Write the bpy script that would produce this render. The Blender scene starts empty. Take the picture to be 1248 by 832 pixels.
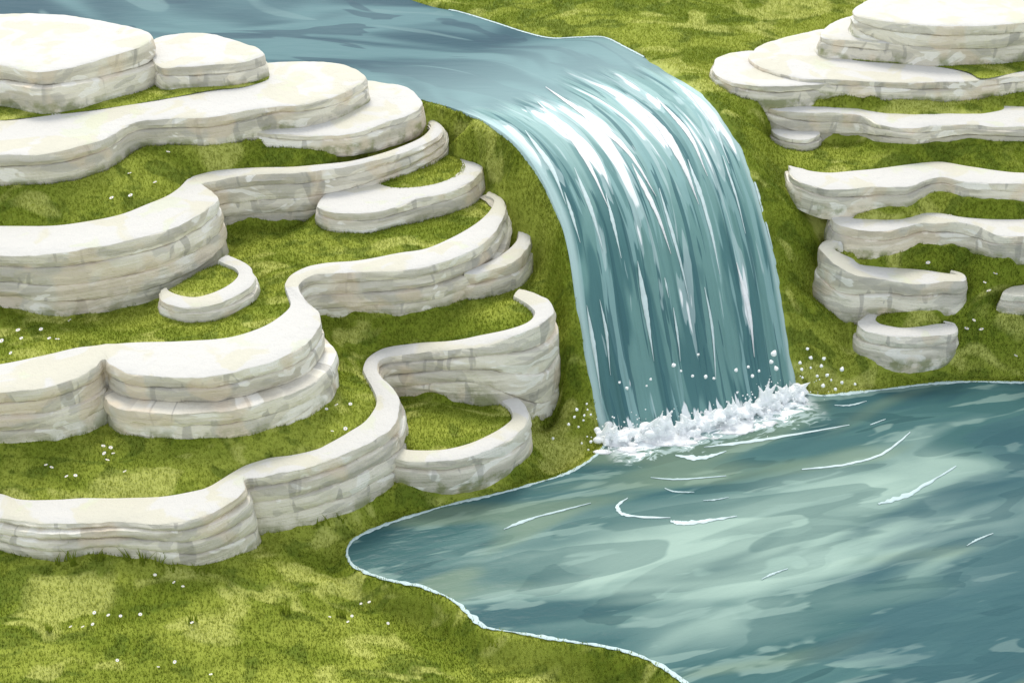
import bpy, bmesh, math, random
import numpy as np
from mathutils import Vector, noise
from mathutils.geometry import delaunay_2d_cdt
from mathutils.bvhtree import BVHTree

random.seed(7); rng = np.random.default_rng(7)
S = bpy.context.scene
COL = S.collection

# ------------------------------------------------------------------ camera
PITCH, CAM_H, FOC = math.radians(33), 6.95, 1733.0
cam = bpy.data.cameras.new('camera'); cam.lens = 50; cam.sensor_width = 36; cam.clip_end = 1000
co = bpy.data.objects.new('camera', cam); COL.objects.link(co)
co.location = (0, 0, CAM_H); co.rotation_euler = (math.pi/2 - PITCH, 0, 0); S.camera = co

def ray(u, v):
    a = (u-624)/FOC; b = (416-v)/FOC
    return a, math.cos(PITCH)+b*math.sin(PITCH), -math.sin(PITCH)+b*math.cos(PITCH)
def at_z(u, v, z):
    d = ray(u, v); t = (z-CAM_H)/d[2]; return Vector((d[0]*t, d[1]*t, z))
def at_y(u, v, y):
    d = ray(u, v); t = y/d[1]; return Vector((d[0]*t, y, CAM_H+d[2]*t))

# ------------------------------------------------------------------ helpers
def tag(o, label=None, cat=None, group=None, kind=None):
    if label: o['label'] = label
    if cat: o['category'] = cat
    if group: o['group'] = group
    if kind: o['kind'] = kind
    return o
def mesh_obj(name, verts, faces, mat, parent=None, smooth=True, attrs=None):
    me = bpy.data.meshes.new(name)
    me.from_pydata([tuple(v) for v in verts], [], faces)
    if smooth: me.polygons.foreach_set('use_smooth', [True]*len(me.polygons))
    if attrs:
        for k, arr in attrs.items():
            a = me.attributes.new(k, 'FLOAT_VECTOR', 'POINT')
            a.data.foreach_set('vector', np.asarray(arr, dtype=np.float32).ravel())
    me.materials.append(mat); me.update()
    o = bpy.data.objects.new(name, me); COL.objects.link(o)
    if parent: o.parent = parent
    return o
def empty(name, loc):
    o = bpy.data.objects.new(name, None); COL.objects.link(o); o.location = loc
    o.empty_display_size = .1
    return o
def catmull(P, n_per, closed=False):
    """P: (n,k) control rows -> dense rows; centripetal-like via chord length in xy (first two columns)."""
    P = np.asarray(P, float); n = len(P); out = []
    idx = range(n if closed else n-1)
    for i in idx:
        if closed: p0, p1, p2, p3 = P[(i-1) % n], P[i], P[(i+1) % n], P[(i+2) % n]
        else: p0, p1, p2, p3 = P[max(i-1, 0)], P[i], P[i+1], P[min(i+2, n-1)]
        d01 = max(np.linalg.norm((p1-p0)[:2])**.5, 1e-3); d12 = max(np.linalg.norm((p2-p1)[:2])**.5, 1e-3); d23 = max(np.linalg.norm((p3-p2)[:2])**.5, 1e-3)
        m1 = (p2-p1) if d01 <= 1.1e-3 else ((p1-p0)/d01-(p2-p0)/(d01+d12)+(p2-p1)/d12)*d12
        m2 = (p2-p1) if d23 <= 1.1e-3 else ((p2-p1)/d12-(p3-p1)/(d12+d23)+(p3-p2)/d23)*d12
        L = np.linalg.norm((p2-p1)[:2]); k = max(1, int(L*n_per))
        for j in range(k):
            t = j/k; t2, t3 = t*t, t*t*t
            out.append((2*t3-3*t2+1)*p1+(t3-2*t2+t)*m1+(-2*t3+3*t2)*p2+(t3-t2)*m2)
    if not closed: out.append(P[-1])
    return np.array(out)
def in_poly(px, py, poly):
    inside = np.zeros(px.shape, bool); n = len(poly)
    for i in range(n):
        x1, y1 = poly[i][:2]; x2, y2 = poly[(i+1) % n][:2]
        if y1 == y2: continue
        c = ((y1 > py) != (y2 > py)) & (px < (x2-x1)*(py-y1)/(y2-y1)+x1)
        inside ^= c
    return inside
def nz(x, y, z, s): return noise.noise(Vector((x*s, y*s, z*s)))

# ------------------------------------------------------------------ materials
def new_mat(name):
    m = bpy.data.materials.new(name); m.use_nodes = True
    nt = m.node_tree; nt.nodes.clear()
    out = nt.nodes.new('ShaderNodeOutputMaterial'); b = nt.nodes.new('ShaderNodeBsdfPrincipled')
    nt.links.new(b.outputs[0], out.inputs[0])
    return m, nt, b
class G:
    """tiny node-graph helper"""
    def __init__(s, nt): s.nt = nt
    def n(s, t, **k):
        nd = s.nt.nodes.new(t)
        for a, v in k.items(): setattr(nd, a, v)
        return nd
    def put(s, sock, v):
        if hasattr(v, 'links') or isinstance(v, bpy.types.NodeSocket): s.nt.links.new(v, sock)
        else: sock.default_value = v
    def pos(s): return s.n('ShaderNodeTexCoord').outputs['Object']
    def attr(s, name): return s.n('ShaderNodeAttribute', attribute_name=name).outputs['Vector']
    def mapv(s, v, scale=(1, 1, 1), rot=(0, 0, 0), loc=(0, 0, 0)):
        m = s.n('ShaderNodeMapping'); s.put(m.inputs[0], v)
        m.inputs['Scale'].default_value = scale; m.inputs['Rotation'].default_value = rot; m.inputs['Location'].default_value = loc
        return m.outputs[0]
    def noise(s, v, scale, detail=3, rough=.5, dist=0.):
        t = s.n('ShaderNodeTexNoise'); s.put(t.inputs['Vector'], v)
        t.inputs['Scale'].default_value = scale; t.inputs['Detail'].default_value = detail
        t.inputs['Roughness'].default_value = rough; t.inputs['Distortion'].default_value = dist
        return t.outputs[0]
    def math(s, op, a, b=0., c=0.):
        m = s.n('ShaderNodeMath', operation=op); s.put(m.inputs[0], a); s.put(m.inputs[1], b); s.put(m.inputs[2], c)
        return m.outputs[0]
    def step(s, v, a, b):
        m = s.n('ShaderNodeMapRange', interpolation_type='SMOOTHSTEP'); s.put(m.inputs[0], v)
        m.inputs[1].default_value = a; m.inputs[2].default_value = b
        return m.outputs[0]
    def mix(s, f, a, b):
        m = s.n('ShaderNodeMix', data_type='RGBA'); s.put(m.inputs[0], f)
        for i, v in ((6, a), (7, b)):
            if isinstance(v, tuple): m.inputs[i].default_value = v+(1,) if len(v) == 3 else v
            else: s.put(m.inputs[i], v)
        return m.outputs[2]
    def sep(s, v):
        x = s.n('ShaderNodeSeparateXYZ'); s.put(x.inputs[0], v); return x.outputs
    def comb(s, x, y, z=0.):
        c = s.n('ShaderNodeCombineXYZ'); s.put(c.inputs[0], x); s.put(c.inputs[1], y); s.put(c.inputs[2], z); return c.outputs[0]
    def bump(s, h, strength, dist, normal=None):
        b = s.n('ShaderNodeBump'); s.put(b.inputs['Height'], h); b.inputs['Strength'].default_value = strength; b.inputs['Distance'].default_value = dist
        if normal: s.put(b.inputs['Normal'], normal)
        return b.outputs[0]
def srgb(r, g, b):
    f = lambda c: c/12.92 if c <= .04045 else ((c+.055)/1.055)**2.4
    return (f(r/255), f(g/255), f(b/255))

def grass_colour(g, p):
    pv = g.mapv(p, (1, 1.7, .6))
    big = g.noise(pv, .9, 2, .5, .8); mid = g.noise(pv, 2.3, 3, .55, 1.2); fine = g.noise(p, 22, 3, .6)
    c = g.mix(g.step(big, .40, .60), (.195, .255, .022), (.350, .405, .058))
    c = g.mix(g.math('MULTIPLY', g.step(mid, .51, .60), .65), c, (.095, .150, .013))
    c = g.mix(g.math('MULTIPLY', g.step(g.noise(g.mapv(pv, loc=(7, 3, 1)), 1.7, 2, .5, 1.), .54, .64), .8), c, (.55, .58, .15))
    c = g.mix(g.math('MULTIPLY', g.step(fine, .45, .7), .35), c, (.24, .27, .03))
    return c
def make_grass(name, blade=False):
    m, nt, b = new_mat(name); g = G(nt); p = g.pos()
    c = grass_colour(g, p)
    if blade:
        v = g.sep(g.attr('tone'))
        c2 = g.mix(v[0], g.mix(.18, c, (.09, .15, .012)), g.mix(.25, c, (.38, .42, .07)))
        nt.links.new(c2, b.inputs['Base Color'])
    else: nt.links.new(c, b.inputs['Base Color'])
    b.inputs['Roughness'].default_value = .75; b.inputs['Specular IOR Level'].default_value = .15
    if blade:        # thin leaves let the sun through
        tr = g.n('ShaderNodeBsdfTranslucent'); g.put(tr.inputs[0], c2); mx = g.n('ShaderNodeMixShader'); mx.inputs[0].default_value = .5
        nt.links.new(b.outputs[0], mx.inputs[1]); nt.links.new(tr.outputs[0], mx.inputs[2])
        nt.links.new(mx.outputs[0], nt.nodes['Material Output'].inputs[0])
    else:
        nt.links.new(g.bump(g.noise(p, 60, 4, .7), .8, .02), b.inputs['Normal'])
    return m
M_GRASS = make_grass('turf'); M_BLADE = make_grass('grass_blades', True)

def make_rock(name, cap):
    m, nt, b = new_mat(name); g = G(nt); p = g.pos()
    st = g.sep(g.attr('strata'))        # x: metres along the ledge, y: height share, z: seed
    arc, h, seed = st[0], st[1], st[2]
    n1 = g.noise(p, 2.2, 3, .5, .6); grain = g.noise(p, 55, 4, .65)
    if cap:
        c = g.mix(g.math('MULTIPLY', g.step(n1, .52, .57), .65), (.62, .61, .57), (.60, .575, .44))
        c = g.mix(g.math('MULTIPLY', g.step(g.noise(g.mapv(p, loc=(3, 9, 2)), 3.1, 3, .5, .5), .60, .66), .5), c, (.60, .63, .46))
        c = g.mix(g.math('MULTIPLY', g.step(g.noise(p, 14, 4, .6), .60, .78), .22), c, (.52, .515, .46))
        nt.links.new(g.bump(grain, .35, .012, g.bump(g.noise(p, 9, 4, .6), .35, .04)), b.inputs['Normal'])
    else:
        zv = g.sep(p)[2]
        bed = g.noise(g.comb(g.math('MULTIPLY', arc, .8), g.math('MULTIPLY', zv, 8.), seed), 1.0, 3, .5, .6)
        c = g.mix(g.step(bed, .38, .60), (.55, .515, .425), (.79, .75, .635))
        wash = g.noise(g.comb(g.math('MULTIPLY', arc, 2.2), g.math('MULTIPLY', zv, 5.), seed), 1., 2, .5, 1.0)
        c = g.mix(g.math('MULTIPLY', g.step(wash, .53, .56), .45), c, (.42, .405, .36))
        c = g.mix(g.math('MULTIPLY', g.step(wash, .41, .385), .75), c, (.88, .86, .79))
        crk = g.noise(g.comb(g.math('MULTIPLY', arc, 7.), g.math('MULTIPLY', zv, 2.2), seed), 1., 2, .5, .6)
        c = g.mix(g.math('MULTIPLY', g.step(crk, .61, .65), .5), c, (.30, .29, .26))
        warm = g.noise(g.mapv(p, loc=(1, 5, 8)), 2.6, 2, .5)
        c = g.mix(g.math('MULTIPLY', g.step(warm, .54, .62), .5), c, (.72, .60, .44))
        moss = g.math('MULTIPLY', g.step(g.noise(p, 6, 4, .6), .42, .62), g.step(h, .74, 1.0))
        c = g.mix(g.math('MULTIPLY', moss, .7), c, (.17, .20, .05))
        line = g.noise(g.comb(g.math('MULTIPLY', arc, 1.6), g.math('MULTIPLY', zv, 42.), seed), 1., 3, .6, .2)
        nb = g.bump(line, .6, .02); nb = g.bump(g.noise(p, 11, 4, .6), .5, .03, nb)
        nt.links.new(g.bump(grain, .4, .012, nb), b.inputs['Normal'])
    nt.links.new(c, b.inputs['Base Color']); b.inputs['Roughness'].default_value = .9; b.inputs['Specular IOR Level'].default_value = .2
    return m
M_CAP = make_rock('pale_limestone', True); M_FACE = make_rock('bedded_limestone', False)

TEAL_D, TEAL_M, TEAL_L, AQUA = (.022, .070, .078), (.060, .140, .140), (.25, .36, .31), (.34, .47, .40)
FOAM = (.84, .88, .88)
_a, _b = at_z(734, 532, 0), at_z(974, 476, 0); _an = math.atan2(_b.y-_a.y, _b.x-_a.x); _mx, _my = .5*(_a.x+_b.x)+.05, .5*(_a.y+_b.y)-.14
_ca, _sa = math.cos(-_an), math.sin(-_an)
FROTH = (-(_ca*_mx-_sa*_my), -(_sa*_mx+_ca*_my), -_an)
def make_pool():
    m, nt, b = new_mat('pool_water'); g = G(nt); p = g.pos()
    q = g.mapv(p, (1, 1, 1), (0, 0, math.radians(-17)))
    a = g.noise(g.mapv(q, (.42, 1.7, 1)), 1.0, 2, .5, .9)
    a2 = g.noise(g.mapv(q, (.7, 3.2, 1), loc=(4, 2, 0)), 1.1, 2, .5, .8)
    a3 = g.noise(g.mapv(q, (.9, 4.6, 1), loc=(1, 7, 0)), 1.2, 3, .5, .5)
    xyz = g.sep(p)
    # the middle of the pool is paler than the left cove and the far end
    d = g.math('ADD', g.math('POWER', g.math('MULTIPLY', g.math('SUBTRACT', xyz[0], 2.0), .36), 2.), g.math('POWER', g.math('MULTIPLY', g.math('SUBTRACT', g.math('SUBTRACT', xyz[1], 8.0), g.math('MULTIPLY', g.math('SUBTRACT', xyz[0], 2.0), .30)), 1.05), 2.))
    deep = g.step(g.math('ADD', g.math('SQRT', d), g.math('MULTIPLY', g.math('SUBTRACT', a, .5), 1.8)), .12, 1.05)
    c = g.mix(deep, AQUA, TEAL_M)
    ov = g.math('ADD', g.math('MULTIPLY', deep, .7), .3)
    c = g.mix(g.math('MULTIPLY', g.math('MULTIPLY', g.step(a2, .49, .56), .45), ov), c, (.075, .165, .155))
    c = g.mix(g.math('MULTIPLY', g.math('MULTIPLY', g.step(a2, .585, .60), .5), ov), c, TEAL_D)
    c = g.mix(g.math('MULTIPLY', g.math('MULTIPLY', g.step(a, .56, .66), .6), ov), c, (.032, .092, .105))
    c = g.mix(g.math('MULTIPLY', g.step(g.noise(g.mapv(q, (.5, 2.1, 1), loc=(9, 4, 0)), 1., 2, .5, .7), .53, .545), .42), c, (.042, .112, .112))
    c = g.mix(g.math('MULTIPLY', g.step(a3, .57, .62), .45), c, (.28, .40, .35))
    c = g.mix(g.math('MULTIPLY', g.step(g.noise(g.mapv(q, (.35, 1.2, 1), loc=(2, 11, 0)), 1., 2, .5, .5), .56, .66), .45), c, (.22, .29, .18))
    far_deep = g.step(g.math('ADD', g.math('SUBTRACT', g.math('MULTIPLY', xyz[0], .8), g.math('MULTIPLY', xyz[1], .55)), g.math('MULTIPLY', g.math('SUBTRACT', a, .5), 3.)), -2.15, -1.85)
    c = g.mix(g.math('MULTIPLY', far_deep, .40), c, (.042, .100, .125))
    # lacy churned froth spreading from the foot of the falls
    foot_xy = g.sep(g.mapv(p, (1, 1, 1), (0, 0, FROTH[2]), FROTH[:2]+(0,)))
    reach = g.math('ADD', g.step(g.math('ABSOLUTE', foot_xy[0]), 1.02, .75), 0.)
    fr = g.math('ADD', g.math('SUBTRACT', g.noise(g.mapv(q, (1, 2.2, 1)), 5.5, 3, .6, 1.2), .3), g.math('MULTIPLY', g.step(g.math('ABSOLUTE', foot_xy[1]), .60, .05), .62))
    c = g.mix(g.math('MULTIPLY', g.math('MULTIPLY', g.step(fr, .62, .70), reach), .55), c, (.55, .68, .67))
    c = g.mix(g.math('MULTIPLY', g.step(fr, .76, .80), reach), c, FOAM)
    nt.links.new(c, b.inputs['Base Color'])
    w = g.noise(g.mapv(q, (1.3, 5, 1)), 3.2, 3, .55, .4)
    nt.links.new(g.bump(w, .2, .05), b.inputs['Normal'])
    b.inputs['Roughness'].default_value = .25; b.inputs['Specular IOR Level'].default_value = .05
    return m
def make_flow(name, fall):
    m, nt, b = new_mat(name); g = G(nt); f = g.sep(g.attr('flow'))
    s, t = f[0], f[1]              # share across the stream, metres along it (0 at the lip)
    def streak(ks, kt, off=0., det=3, dist=.3): return g.noise(g.comb(g.math('MULTIPLY', s, ks), g.math('MULTIPLY', t, kt), off), 1., det, .5, dist)
    a = streak(9, .55, 0., 2, .6); a2 = streak(22, .6, 4., 2, .4); a3 = streak(34, .75, 9., 2, .3)
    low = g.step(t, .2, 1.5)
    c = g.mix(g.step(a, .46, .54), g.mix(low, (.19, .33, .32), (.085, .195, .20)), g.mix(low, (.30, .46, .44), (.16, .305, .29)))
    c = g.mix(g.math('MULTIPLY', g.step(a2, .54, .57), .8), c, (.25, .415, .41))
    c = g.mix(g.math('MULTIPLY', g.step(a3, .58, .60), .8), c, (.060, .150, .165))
    lip = g.math('MULTIPLY', g.step(t, -.7, .15), g.step(t, 1.35, .35))
    fo = streak(13, .62, 2., 3, .5)
    k = g.math('ADD', fo, g.math('MULTIPLY', lip, .115))
    c = g.mix(g.math('MULTIPLY', g.step(k, .585, .60), .5), c, (.50, .64, .64))
    c = g.mix(g.step(k, .64, .665), c, FOAM)
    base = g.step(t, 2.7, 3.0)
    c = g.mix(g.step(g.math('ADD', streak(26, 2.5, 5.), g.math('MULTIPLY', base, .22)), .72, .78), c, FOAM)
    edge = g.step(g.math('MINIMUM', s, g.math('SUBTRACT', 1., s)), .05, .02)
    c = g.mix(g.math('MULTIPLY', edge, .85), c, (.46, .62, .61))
    p = g.pos()
    n1 = streak(3.2, .42, 1., 2, 1.); n2 = streak(6, .6, 6., 2, .8)
    r = g.mix(g.step(n1, .40, .60), (.022, .074, .096), (.095, .195, .205))
    r = g.mix(g.math('MULTIPLY', g.step(n2, .555, .58), .65), r, (.022, .065, .090))
    r = g.mix(g.math('MULTIPLY', g.step(streak(12, .5, 3., 2, .4), .62, .66), .5), r, (.15, .255, .255))
    r = g.mix(g.math('MULTIPLY', g.step(t, -2.6, -.4), .7), r, (.26, .395, .395))
    fr = g.step(g.math('ADD', t, g.math('MULTIPLY', g.math('SUBTRACT', streak(10, .5, 8.), .5), 1.6)), -.75, -.25)
    c = g.mix(fr, r, c)
    hgt = g.math('MULTIPLY', g.math('ADD', a2, a3), fr)
    nt.links.new(g.bump(hgt, .45, .06, g.bump(g.noise(g.mapv(p, (1, 3, 1)), 3, 3, .5, .3), .10, .05)), b.inputs['Normal'])
    b.inputs['Roughness'].default_value = .38
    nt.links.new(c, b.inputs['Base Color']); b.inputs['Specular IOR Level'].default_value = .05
    return m
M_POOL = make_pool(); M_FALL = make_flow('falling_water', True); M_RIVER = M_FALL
def plain(name, col, rough=.6, spec=.3, sss=0.):
    m, nt, b = new_mat(name); g = G(nt); p = g.pos()
    c = g.mix(g.step(g.noise(p, 18, 3, .6), .35, .7), col, tuple(x*.88 for x in col))
    nt.links.new(c, b.inputs['Base Color']); b.inputs['Roughness'].default_value = rough; b.inputs['Specular IOR Level'].default_value = spec
    if sss: b.inputs['Subsurface Weight'].default_value = sss; b.inputs['Subsurface Radius'].default_value = (1, 1, 1); b.inputs['Subsurface Scale'].default_value = .05
    return m
M_FOAM = plain('white_foam', (.90, .93, .93), .6, .3, .7); M_SOFT2 = plain('sheer_foam', (.62, .75, .75), .5, .3); M_SOFT = plain('thin_foam', (.52, .66, .66), .5, .3)
M_PETAL = plain('white_petals', (.85, .85, .84), .7, .2); M_YOLK = plain('yellow_floret', (.75, .50, .05), .7, .2)

# ------------------------------------------------------------------ ledges
FEET, RIMS, SLABS, BANDS = [], [], [], []     # terrain constraints (x,y,z), blocked polygons
LEDGES = {}
def interp_z(zspec, n):
    if not isinstance(zspec, (list, tuple)): return [zspec]*n
    xs = [a for a, _ in zspec]; zs = [b for _, b in zspec]
    return list(np.interp(range(n), xs, zs))

def profile(o, rows, top_in, f0, f1, zt, zf, n, offs, is_cap, seed, arc, closed, parent, name, mat):
    """one bed of stone: rings along the contour; o: outer xy, top_in: inner xy (rim) or None"""
    N = len(o); H = zt-zf
    z0 = zt-H*f0; z1 = zt-H*f1
    if f1 >= 1: z1 = zf-.12
    rings = []; hs = []
    r = np.minimum(.013, (z0-z1)*.3)
    def ring(off, z, inner=None):
        pts = np.zeros((N, 3))
        for i in range(N):
            x, y = (inner[i] if inner is not None else o[i]+n[i]*off[i])
            zz = z[i]
            if inner is None:
                d = .022*nz(x, y, zz*2.2+seed, 2.3)+.013*nz(x, y, zz*3+seed, 7.)+.007*nz(x, y, zz+seed, 19.)
                x += n[i][0]*d; y += n[i][1]*d
            zz += .010*nz(x, y, seed, 3.)+.004*nz(x, y, zz+seed, 16.)*(abs(z[i]-zt[i]) > .03) if (inner is None) else .006*nz(x, y, seed, 3.)
            pts[i] = (x, y, zz)
        rings.append(pts); hs.append(np.clip((zt-z)/np.maximum(H, .01), 0, 1))
    e = np.ones(N)
    if is_cap and top_in is not None:
        d = o-top_in; L = np.maximum(np.linalg.norm(d, axis=1), 1e-4)
        ring(e*0, zt-.07, top_in-d/L[:, None]*.02)
        ring(e*0, zt-.004, top_in)
        ring(e*0, zt+.006, top_in+d*.33)
        ring(e*0, zt+.005, top_in+d*.7)
    else:
        if not is_cap: ring(offs*0-.10, z0-.002)
        ring(offs-.05, z0+.004)
    ring(offs-r, z0); ring(offs-r*.3, z0-r*.3); ring(offs, z0-r)
    k = max(1, int(np.max(z0-z1)/.06))
    for j in range(1, k):
        w = j/k; bulge = .010*math.sin(w*math.pi)
        ring(offs+bulge, (z0-r)*(1-w)+(z1+r*.6)*w)
    ring(offs, z1+r*.6); ring(offs-r*.5, z1+r*.1); ring(offs-.06, z1-.004)
    R = len(rings); V = np.concatenate(rings)
    arcs = np.tile(arc, R); hh = np.concatenate(hs)
    st = np.stack([arcs, hh, np.full(R*N, seed)], 1)
    F = []
    for a in range(R-1):
        for i in range(N if closed else N-1):
            j = (i+1) % N
            F.append((a*N+i, a*N+j, (a+1)*N+j, (a+1)*N+i))
    mrow = (R-4)*N+N//2; a, b, c = V[mrow], V[mrow+1], V[mrow+N]
    if np.dot(np.cross(b-a, c-a)[:2], n[N//2]) < 0: F = [tuple(reversed(f)) for f in F]
    return mesh_obj(name, V, F, mat, parent, True, {'strata': st}), rings

def fill_top(name, poly, zfun, mat, parent, step=.12, seed=0., attrs=True, wob=.012):
    poly = np.asarray(poly)[:, :2]; n = len(poly)
    x0, y0 = poly.min(0); x1, y1 = poly.max(0)
    gx, gy = np.meshgrid(np.arange(x0+step/2, x1, step), np.arange(y0+step/2, y1, step))
    gx = gx.ravel()+rng.uniform(-.2, .2, gx.size)*step; gy = gy.ravel()+rng.uniform(-.2, .2, gy.size)*step
    ok = in_poly(gx, gy, poly); gx, gy = gx[ok], gy[ok]
    if len(gx):
        d = np.min(np.hypot(gx[:, None]-poly[None, :, 0], gy[:, None]-poly[None, :, 1]), axis=1); gx, gy = gx[d > step*.35], gy[d > step*.35]
    pts = [Vector(p) for p in poly]+[Vector((a, b)) for a, b in zip(gx, gy)]
    vs, _, fs, *_ = delaunay_2d_cdt(pts, [(i, (i+1) % n) for i in range(n)], [], 1, 1e-5)
    V = [(v.x, v.y, zfun(v.x, v.y)+wob*nz(v.x, v.y, seed, 3.)) for v in vs]
    F = []
    for f in fs:
        a, b, c = (Vector(V[i]) for i in f[:3])
        F.append(tuple(f) if (b-a).cross(c-a).z > 0 else tuple(reversed(f)))
    at = {'strata': np.array([(v[0], 0, seed) for v in V])} if attrs else None
    return mesh_obj(name, V, F, mat, parent, True, at)

def stone(data, zspec, layers, label, closed=False, base=None, bed=None, pock=None, foot_c=True, block=True, cat='rock ledge', kind_name='limestone_ledge', apron=()):
    """data rows: u v | ui vi | vf [flare]   (ui None for slabs, vf None when the foot is out of sight)"""
    rows = [r for r in data]; zs = interp_z(zspec, len(rows)); seed = len(LEDGES)*1.7+.3
    ctrl = []
    for r, z in zip(rows, zs):
        u, v, ui, vi, vf = r[:5]; fl = r[5] if len(r) > 5 else 1.
        p = at_z(u, v, z)
        q = at_z(ui, vi, z) if ui is not None else p
        zf = at_y(u, vf, p.y).z if vf is not None else base
        ctrl.append((p.x, p.y, q.x, q.y, z, zf, fl))
    D = catmull(ctrl, 46, closed)
    o = D[:, :2]; inn = D[:, 2:4]; zt = D[:, 4]; zf = np.minimum(D[:, 5], zt-.03); fl = D[:, 6]
    N = len(D)
    if closed: tg = np.roll(o, -1, 0)-np.roll(o, 1, 0)
    else: tg = np.gradient(o, axis=0)
    for _ in range(3):
        tg = (tg+np.roll(tg, 1, 0)+np.roll(tg, -1, 0)) if closed else np.concatenate([tg[:1], tg[:-2]+tg[1:-1]+tg[2:], tg[-1:]])
    tg /= np.maximum(np.linalg.norm(tg, axis=1), 1e-6)[:, None]
    nn = np.stack([tg[:, 1], -tg[:, 0]], 1)
    if closed:
        A = .5*np.sum(o[:, 0]*np.roll(o[:, 1], -1)-np.roll(o[:, 0], -1)*o[:, 1])
        if A < 0: nn = -nn
    elif np.sum(np.sum(nn*(o-inn), 1)) < 0: nn = -nn
    arc = np.concatenate([[0], np.cumsum(np.linalg.norm(np.diff(o, axis=0), axis=1))])
    root = empty(kind_name, (float(o[:, 0].mean()), float(o[:, 1].mean()), float(zf.min())))
    tag(root, label, cat)
    inv = -Vector(root.location)
    top_in = None if closed else inn
    made = []
    for li, (f0, f1, off) in enumerate(layers):
        ob, rings = profile(o, rows, top_in, f0, f1, zt, zf, nn, off*fl, li == 0, seed+li*.37, arc, closed, root, 'cap' if li == 0 else 'rock_layer', M_FACE)
        if li == 0:
            ob.data.materials.clear(); ob.data.materials.append(M_CAP); ob.data.materials.append(M_FACE)
            nr = len(rings); per = len(ob.data.polygons)//(nr-1)
            first = (4+1) if top_in is not None else 2
            ob.data.polygons.foreach_set('material_index', [0 if (k//per) < first else 1 for k in range(len(ob.data.polygons))])
            if closed:       # join a flat top onto the cap
                rp = rings[0]
                tp = fill_top('cap_top', rp, lambda x, y: float(zt.mean())+.004, M_CAP, root, .14, seed, True, .010)
                bm = bmesh.new(); bm.from_mesh(ob.data); k0 = len(bm.verts); bm.from_mesh(tp.data); bmesh.ops.remove_doubles(bm, verts=bm.verts, dist=.0015); bm.to_mesh(ob.data); bm.free()
                bpy.data.objects.remove(tp)
        made.append(ob)
    for ob in made:
        ob.location = inv; ob.data.set_sharp_from_angle(angle=math.radians(34))
    L = dict(root=root, o=o, inn=inn, zt=zt, zf=zf, n=nn)
    LEDGES[len(LEDGES)] = L
    out_off = max(l[2] for l in layers)
    if foot_c:
        for i in range(N): FEET.append((o[i, 0]+nn[i, 0]*(out_off*fl[i]+.02), o[i, 1]+nn[i, 1]*(out_off*fl[i]+.02), zf[i]))
        for ap in apron:
            for i in range(int(N*.45)): FEET.append((o[i, 0]+nn[i, 0]*(out_off*fl[i]+ap), o[i, 1]+nn[i, 1]*(out_off*fl[i]+ap), zf[i]-ap*.15))
        if closed: SLABS.append((o, float(zf.min())-.03))
        else:
            for i in range(N): RIMS.append((inn[i, 0], inn[i, 1], zt[i]-.03))
    if block:
        if closed: BANDS.append((o, float(zt.mean())))
        else:
            oo = o+nn*.03
            for i in range(N-1): BANDS.append((np.array([oo[i], oo[i+1], inn[i+1], inn[i]]), zt[i]))
    if bed:          # a pocket of turf lying in the ledge
        pts = catmull([tuple(at_z(u, v, float(zt.mean())))[:2]+(0,) for u, v in bed], 30, True)
        grass_bed(root, pts, lambda x, y: float(zt.mean())+.0)
    return root, L
BEDS = []
def grass_bed(root, pts, zfun, dome=.02, label=None):
    pts = np.asarray(pts)[:, :2]
    def zz(x, y):
        d = float(np.min(np.hypot(pts[:, 0]-x, pts[:, 1]-y)))
        return zfun(x, y)+.004+dome*min(1., d/.12)
    b = fill_top('grass_bed', pts, zz, M_GRASS, root, .06, 3., False, .01)
    b.location = -Vector(root.location)
    BEDS.append((b, pts, zz))
    if label: b['label'] = label
    return b

N_ = None
THREE = [(0, .30, 0), (.30, .66, .022), (.66, 1, .008)]
TWO = [(0, .46, 0), (.46, 1, .015)]
FOUR = [(0, .24, 0), (.24, .46, .03), (.46, .72, .05), (.72, 1, .055)]

# lowest serpentine rim, left group
stone([(-330,575,-330,540,625),(-200,600,-200,570,640),(-90,620,-90,590,655),(0,630,0,601,667),(33,637,25,608,672),(67,639,67,608,677),(110,637,105,606,670),(147,635,147,606,671),(200,638,200,604,681),(233,634,235,598,686),(267,621,255,592,676),(290,603,280,577,668),(297,595,290,571,664),(299,583,302,565,650),(312,581,318,560,643),(325,579,330,557,642),(350,575,355,554,637),(387,567,385,547,628),(420,554,400,540,617),(447,541,425,526,602),(477,521,446,512,588),(488,502,458,494,580),(487,488,459,484,560),(480,475,454,472,520),(465,459,445,456,500),(460,447,443,447,490),(464,439,448,436,485),(477,434,464,425,482),(513,430,505,418,480),(553,427,550,415,477),(593,420,588,407,482),(630,408,622,400,510),(655,397,642,393,523),(669,387,650,386,516),(677,377,652,379,490),(674,368,645,372,450),(656,358,636,366,395),(633,352,626,360,370)],
      [(0,.66),(4,.62),(21,.62),(27,.70),(29,.82),(31,.94),(37,.97)], [(0,.20,0),(.20,.44,.03),(.44,.72,.045),(.72,1,.05)],
      'longest white limestone ledge, serpentine, winding from the lower left corner to the waterfall bank')
# pocket ledge under it
stone([(478,556,487,545,580),(487,560,494,547,581),(497,563,502,548,582),(523,563,525,548,586),(553,560,547,546,587),(587,552,574,539,582),(620,536,603,526,573),(639,520,619,515,559),(645,507,625,507,545),(643,495,622,497,530),(632,485,612,489,520),(613,480,602,486,515),(598,480,596,486,512)],
      .38, TWO, 'small curved limestone ledge closing a square pocket of lawn beside the pool', foot_c=True)
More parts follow.
